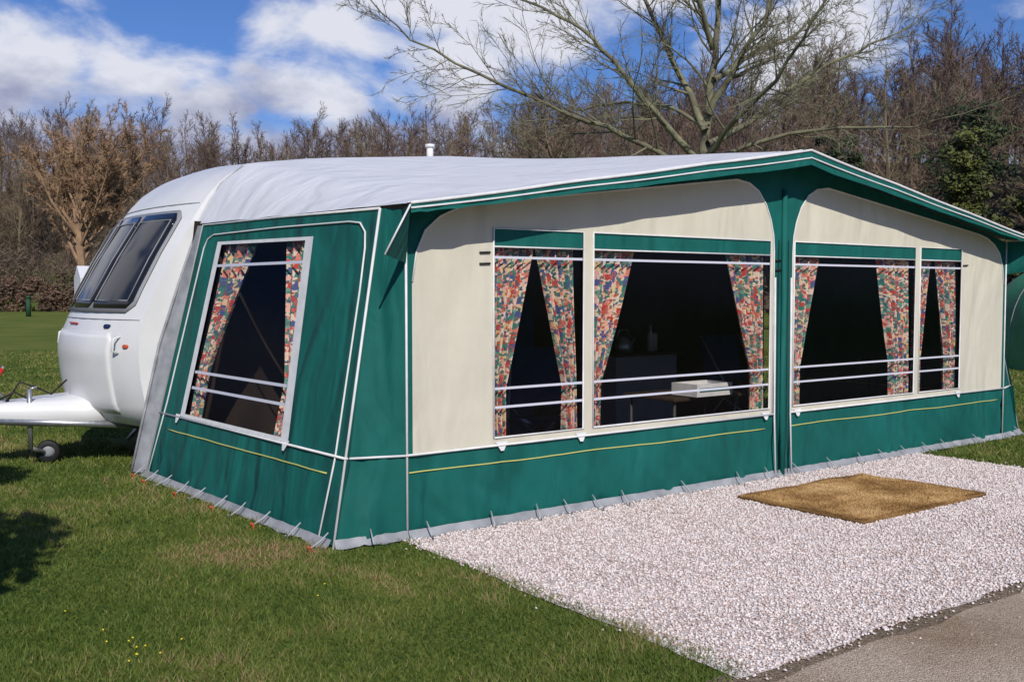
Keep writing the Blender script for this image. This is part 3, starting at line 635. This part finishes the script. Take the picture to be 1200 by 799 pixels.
for i in range(540):
    dep=rnd.uniform(98,172); lat=rnd.uniform(-.60,.62)*dep; big=1
    if lat>-5 and rnd.random()<.5: dep=rnd.uniform(62,110); lat=rnd.uniform(.02,.62)*dep; big=1.0+.22*max(0,lat/dep-.2)/.4
    if lat<-.35*dep and dep<116: continue
    inst(rnd.choice(variants),lat,dep,rnd.uniform(.7,1.15)*(1.08 if lat>0 else 1.0)*big,WD,'bare_tree',sx=rnd.uniform(.9,1.3))
def leaves(V,F,c,rad,n,size,rnd,lump=8,thin=.5):
    cs=[(Vector((rnd.gauss(0,.45)*rad[0],rnd.gauss(0,.45)*rad[1],rnd.gauss(0,.45)*rad[2])),rnd.uniform(.3,.55)) for _ in range(lump)]
    for i in range(n):
        o,rr=rnd.choice(cs); d=Vector((rnd.gauss(0,1),rnd.gauss(0,1),rnd.gauss(0,1))).normalized()*rr*rnd.uniform(.6,1.05)
        p=Vector(c)+o+Vector((d.x*rad[0],d.y*rad[1],d.z*rad[2]))
        if p.z<.02: continue
        a=Vector((rnd.gauss(0,1),rnd.gauss(0,1),rnd.gauss(0,1)))
        if thin<.3: a.z=abs(a.z)*1.5+.5
        a.normalize(); b=a.orthogonal().normalized(); s=size*rnd.uniform(.6,1.3)
        k=len(V); V+= [p-a*s,p+b*s*thin,p+a*s,p-b*s*thin]; F.append((k,k+1,k+2,k+3))
def foliage(name,items,m,par=None,thin=.5):
    V=[];F=[]
    for c,rad,n,size,sd_,lump in items: leaves(V,F,c,rad,n,size,random.Random(sd_),lump,thin)
    return mk(name,V,F,m,par)
mg=mat('evergreen_leaf',(.12,.125,.03),rough=.6,col2=(.045,.06,.016),vscale=.8,spec=.3)
md=mat('dark_evergreen_leaf',(.05,.07,.022),rough=.6,col2=(.018,.032,.012),vscale=.8,spec=.3)
mh=mat('hedge_twig_leaf',(.16,.10,.07),rough=.8,col2=(.075,.055,.04),vscale=.5,spec=.1)
mu_=mat('undergrowth_twig',(.17,.125,.095),rough=.8,col2=(.085,.07,.045),vscale=.12,spec=.1)
def evergreen(lat,dep,h,rw,m,seed):
    E=empty('evergreen_tree'); p=cw(lat,dep,hill(lat,dep)); rr=random.Random(seed)
    tubes('trunk',[([p-Vector((0,0,.5)),p+Vector((0,0,h*.8))],[.22,.06])],bm,E,7)
    it=[]
    for j in range(18):
        t=(j+rr.random())/18; wd=rw*(1-t)**.6*rr.uniform(.5,1); a=rr.uniform(0,6.28)
        it.append((p+Vector((math.cos(a)*wd*.55,math.sin(a)*wd*.55,h*(.12+.86*t))),(rw*.55,rw*.55,h*.10),600,.12,seed*50+j,4))
    foliage('crown',it,m,E)
evergreen(20.6,47,8.6,2.2,mg,1); evergreen(23.4,52,11.0,2.8,md,5); evergreen(25.2,47,9.0,2.6,mg,9); evergreen(19.0,60,10.5,2.6,md,13)
it=[]
for i in range(22):
    lat=8+i*1.35; dep=40+3*math.sin(i*1.7); it.append((cw(lat,dep,1.0),(1.6,1.6,1.2+.6*math.sin(i*2.1)),900,.11,100+i,6))
foliage('shrub_thicket',it,mh)
it=[]
for i in range(34): 
    lat=-46+i*.85; it.append((cw(lat,72+1.0*math.sin(i),.2),(1.1,1.1,1.5),420,.12,200+i,4)); it.append((cw(lat+.4,72,1.2),(1.3,.9,1.35),750,.12,300+i,8))
foliage('field_hedge',it,mh)
it=[]; rr=random.Random(3)
for i in range(300):
    dep=rr.uniform(98,165); lat=rr.uniform(-.60,.35)*dep
    it.append((cw(lat,dep,hill(lat,dep)+1.8),(rr.uniform(2.5,4.5),rr.uniform(2.5,4.5),rr.uniform(2.2,4.2)),300,.55,500+i,5))
for i in range(120):
    dep=rr.uniform(60,100); lat=rr.uniform(.05,.62)*dep
    it.append((cw(lat,dep,hill(lat,dep)+1.8),(rr.uniform(2.5,4),rr.uniform(2.5,4),rr.uniform(2.2,4.4)),300,.45,900+i,5))
foliage('woodland_thicket',it,mu_,WD,thin=.07)
it=[]
for i in range(90):
    dep=rr.uniform(94,112); lat=rr.uniform(-.60,.3)*dep
    it.append((cw(lat,dep,hill(lat,dep)+.4),(rr.uniform(1.5,3.2),rr.uniform(1.5,3.2),rr.uniform(.9,1.7)),260,.24,1500+i,5))
foliage('woodland_scrub',it,mat('scrub_leaf',(.12,.10,.05),rough=.8,col2=(.06,.065,.025),vscale=.15,spec=.1),WD)
BT=empty('unseen_shadow_tree')  # unseen tree, added to throw a shadow onto the left of the lawn
tubes('trunk',[([(-4.6,-1.0,-.1),(-4.58,-.95,1.0),(-4.6,-1.0,2.2)],[.07,.055,.04])],bm,BT,8)
foliage('crown',[((-4.6,-1.0,2.65),(1.2,1.2,.95),15000,.07,77,18)],md,BT)
def roundtree():
    rnd=random.Random(12); P=dict(seg=[3,6,4,3],wob=[.03,.07,.15,.2],up=[.0,.11,.06,.03],tap=[.4,.85,.85,.8],k=[7,5,4,3],n=[20,12,9,8],start=[.40,.22,.12,.1],ang=[.76,.6,.6,.6],len=[1.5,.36,.45,.8],rr=[.5,.5,.55,.6],rmin=.020,tw=.016,fork=3)
    V=[];F=[]; p=cw(-31.8,76,0); grow(V,F,p-Vector((0,0,.2)),Vector((0,0,1)),7.9,.36,0,4,rnd,P)
    E=empty('round_bare_tree'); mk('branches',V,F,barkmat('orange_twigs',(.37,.235,.14),(.22,.145,.095)),E)
roundtree()
def bigtree():
    rnd=random.Random(21); dep=20; k=dep/1195
    E=empty('bare_spreading_tree'); V=[];F=[]
    def w(x,y,dd=0): return cw((x-600)*k,dep+dd,1.5+(340-y)*k)
    def poly(pts,d0,d1):
        n=len(pts); out=[]
        for i,(x,y) in enumerate(pts): out.append(w(x,y,d0+(d1-d0)*i/(n-1)))
        o2=[]
        for a,b in zip(out,out[1:]):
            for j in range(3): q=a.lerp(b,j/3); o2.append(q+Vector((rnd.gauss(0,.02),rnd.gauss(0,.02),rnd.gauss(0,.025))))
        o2.append(out[-1]); return o2
    P=dict(seg=[6,5,4],wob=[.05,.13,.17],up=[.02,.05,.03],tap=[.8,.85,.85],k=[8,5,3],n=[28,10,7],start=[.16,.12,.1],ang=[.7,.65,.6],len=[.30,.42,.6],rr=[.40,.5,.55],rmin=.0045,tw=.0032,fork=2)
    limbs=[([(825,430),(823,345),(826,250),(825,175),(831,110),(838,50),(846,-30),(852,-120),(850,-200)],.15,0,.3),
     ([(824,195),(793,168),(757,132),(725,98),(690,62),(650,38),(592,20),(535,-2)],.08,0,-1.5),
     ([(823,155),(802,92),(772,22),(738,-60),(720,-130)],.085,0,1.5),
     ([(823,205),(765,184),(704,160),(640,142),(565,112),(495,82),(455,45)],.07,0,-2.5),
     ([(829,135),(852,90),(882,38),(905,-45),(915,-130)],.085,0,-1.2),
     ([(827,172),(880,140),(940,92),(1000,62),(1060,32),(1115,-5)],.08,0,1.5),
     ([(826,190),(890,168),(960,160),(1030,166),(1095,148)],.06,0,-2.0),
     ([(834,95),(900,52),(960,18),(1015,-40)],.07,0,2.5),
     ([(834,62),(803,8),(792,-60),(780,-120)],.07,0,-2.0),
     ([(824,215),(770,210),(700,196),(640,188),(575,168)],.05,0,2.0),
     ([(826,185),(850,150),(880,120),(900,70),(960,-20)],.07,0,-3.5),
     ([(826,150),(790,120),(740,110),(690,112),(640,90),(600,95)],.05,0,3.0)]
    for pts,r,a,b in limbs:
        q=poly(pts,a,b); n=len(q); rads=[max(.01,r*(1-.88*(i/(n-1))**.8)) for i in range(n)]
        tube_into(V,F,q,rads,8 if r>.14 else 6,False)
        L=sum((q[i+1]-q[i]).length for i in range(n-1))
        spawn(V,F,q,rads,L,0,3,rnd,P,t0=.5 if r>.14 else None)
    mk('branches',V,F,mat('lichen_bark',(.24,.235,.145),rough=.9,col2=(.11,.095,.07),vscale=2.5,spec=.1,bump=.4,bscale=14),E,True)
bigtree()
TN=empty('green_ridge_tent')
c0=cw(11.0,19.5)
def tf(s,t):
    a=s*math.pi; L=(t-.5)*3.6; sq=1-.25*abs(2*t-1)**3
    return Vector((c0.x+RX*math.cos(a)*-1.5*sq+DX*L,c0.y+RY*math.cos(a)*-1.5*sq+DY*L,max(0,2.12*math.sin(a)**.62*sq)))
grid('tent_shell',tf,24,16,mat('tent_nylon',(.03,.22,.09),rough=.5,var=.25,vscale=1.5,bump=.4,bscale=2,bdist=.1),TN)
for t in(0,1):
    pts=[tf(i/24,t) for i in range(25)]; mk('tent_end',pts,[tuple(range(25))],M['green'],TN)
tubes('tent_poles',[([tf(i/24,t)+Vector((0,0,.01)) for i in range(25)],.012) for t in(.1,.5,.9)],M['grey'],TN,5)
SP=empty('bollard_post'); p=cw(-27.5,58); tubes('post',[([p,p+Vector((0,0,1.05))],[.14,.12]),([p+Vector((0,0,1.05)),p+Vector((0,0,1.2))],[.17,.1])],mat('post_green',(.02,.06,.03),rough=.7),SP,10)
UT=empty('distant_white_tent'); p=cw(-28.0,68)
V=[p+Vector(q) for q in((-.9,-.8,0),(.9,-.8,0),(.9,.8,0),(-.9,.8,0),(-.9,-.8,2.3),(.9,-.8,2.3),(.9,.8,2.3),(-.9,.8,2.3),(-.9,0,3.1),(.9,0,3.1))]
mk('tent_body',V,[(0,1,5,4),(1,2,6,9,5),(2,3,7,6),(3,0,4,8,7),(4,5,9,8),(6,7,8,9)],M['roof'],UT)

# ------------------------------------------------------------ WORLD / LIGHT
el=math.radians(38); az=Vector((-.42,-.907,0)).normalized(); sd3=Vector((az.x*math.cos(el),az.y*math.cos(el),math.sin(el)))
w=bpy.data.worlds.new("World"); SC.world=w; w.use_nodes=True; nt=w.node_tree; N=nt.nodes; L=nt.links
bg=N['Background']; bg.inputs[1].default_value=.10
sk=N.new('ShaderNodeTexSky'); sk.sky_type='NISHITA'; sk.sun_disc=False; sk.sun_elevation=el; sk.sun_rotation=math.atan2(az.x,az.y); sk.air_density=1.0; sk.dust_density=.3; sk.ozone_density=3.5
tc=N.new('ShaderNodeTexCoord'); mp=N.new('ShaderNodeMapping'); mp.inputs['Scale'].default_value=(1,1,1.9); L.new(tc.outputs['Generated'],mp.inputs['Vector'])
def noi(sc,det,dis=0.0):
    n=N.new('ShaderNodeTexNoise'); n.inputs['Scale'].default_value=sc; n.inputs['Detail'].default_value=det; n.inputs['Roughness'].default_value=.55; n.inputs['Distortion'].default_value=dis; L.new(mp.outputs[0],n.inputs['Vector']); return n
def math_(op,a,b):
    m=N.new('ShaderNodeMath'); m.operation=op
    for i,q in enumerate((a,b)):
        if isinstance(q,(int,float)): m.inputs[i].default_value=q
        else: L.new(q,m.inputs[i])
    return m.outputs[0]
yaw=math.atan2(.6008,.7994)
# cumulus banks: compass offset / elevation / angular radius
banks=[(-24.3,11.3,.075),(-20.5,11.0,.07),(-28,10.5,.085),(-16.5,9.6,.05),(-9.0,13.6,.075),(-5.5,15.5,.09),(-11.3,10.8,.06),(-3.5,12,.08),(-40,14,.14),(2,14,.07),(9,17,.08),(17,13,.09),(26,18,.10),(40,16,.15),(60,20,.2),(-60,22,.2),(-85,15,.2),(80,14,.2),(0,27,.12),(24,32,.15)]
acc=None
for a,e,r_ in banks:
    A=yaw+math.radians(a); E=math.radians(e); d=(math.sin(A)*math.cos(E),math.cos(A)*math.cos(E),math.sin(E)*1.9)
    vm=N.new('ShaderNodeVectorMath'); vm.operation='DISTANCE'; L.new(mp.outputs[0],vm.inputs[0]); vm.inputs[1].default_value=d
    mr=N.new('ShaderNodeMapRange'); mr.inputs[1].default_value=r_*1.9; mr.inputs[2].default_value=r_*.2; L.new(vm.outputs['Value'],mr.inputs[0])
    acc=mr.outputs[0] if acc is None else math_('MAXIMUM',acc,mr.outputs[0])
sx=N.new('ShaderNodeSeparateXYZ'); L.new(tc.outputs['Generated'],sx.inputs[0])
hb=N.new('ShaderNodeMapRange'); hb.inputs[1].default_value=.185; hb.inputs[2].default_value=.13; L.new(sx.outputs['Z'],hb.inputs[0])
acc=math_('MAXIMUM',acc,hb.outputs[0])
n1=noi(9,8,.3)
den=math_('ADD',acc,math_('MULTIPLY',math_('SUBTRACT',n1.outputs['Fac'],.5),1.9))
r=N.new('ShaderNodeMapRange'); r.interpolation_type='SMOOTHSTEP'; r.inputs[1].default_value=.28; r.inputs[2].default_value=.8; L.new(den,r.inputs[0])
n2=noi(12,5)
lum=math_('ADD',math_('MULTIPLY',math_('SUBTRACT',n2.outputs['Fac'],.5),1.6),math_('MULTIPLY',math_('SUBTRACT',sx.outputs['Z'],.14),8.0))
r2=N.new('ShaderNodeValToRGB'); L.new(lum,r2.inputs[0]); r2.color_ramp.elements[0].position=.0; r2.color_ramp.elements[0].color=(3.3,3.6,5.2,1); r2.color_ramp.elements[1].position=.5; r2.color_ramp.elements[1].color=(7.4,7.6,8.5,1)
tint=N.new('ShaderNodeMix'); tint.data_type='RGBA'; tint.blend_type='MULTIPLY'; tint.inputs[0].default_value=1; tint.inputs[7].default_value=(.45,.62,.97,1); L.new(sk.outputs[0],tint.inputs[6])
mx=N.new('ShaderNodeMix'); mx.data_type='RGBA'; L.new(r.outputs[0],mx.inputs[0]); L.new(tint.outputs[2],mx.inputs[6]); L.new(r2.outputs[0],mx.inputs[7]); L.new(mx.outputs[2],bg.inputs[0])
sl=bpy.data.lights.new('sun','SUN'); sl.energy=4.1; sl.angle=math.radians(.5); sl.color=(1,.95,.87); so=bpy.data.objects.new('sun',sl); so.rotation_euler=sd3.to_track_quat('Z','Y').to_euler(); SC.collection.objects.link(so)
cd=bpy.data.cameras.new('camera'); co=bpy.data.objects.new('camera',cd); SC.collection.objects.link(co); co.location=CAM; co.rotation_euler=(math.radians(90-2.85),0,-math.atan2(.6008,.7994)); cd.lens=35.85; cd.sensor_width=36; cd.clip_end=3000; cd.clip_start=.05; SC.camera=co
SC.view_settings.view_transform='Standard'; SC.view_settings.look='None'; SC.view_settings.exposure=0
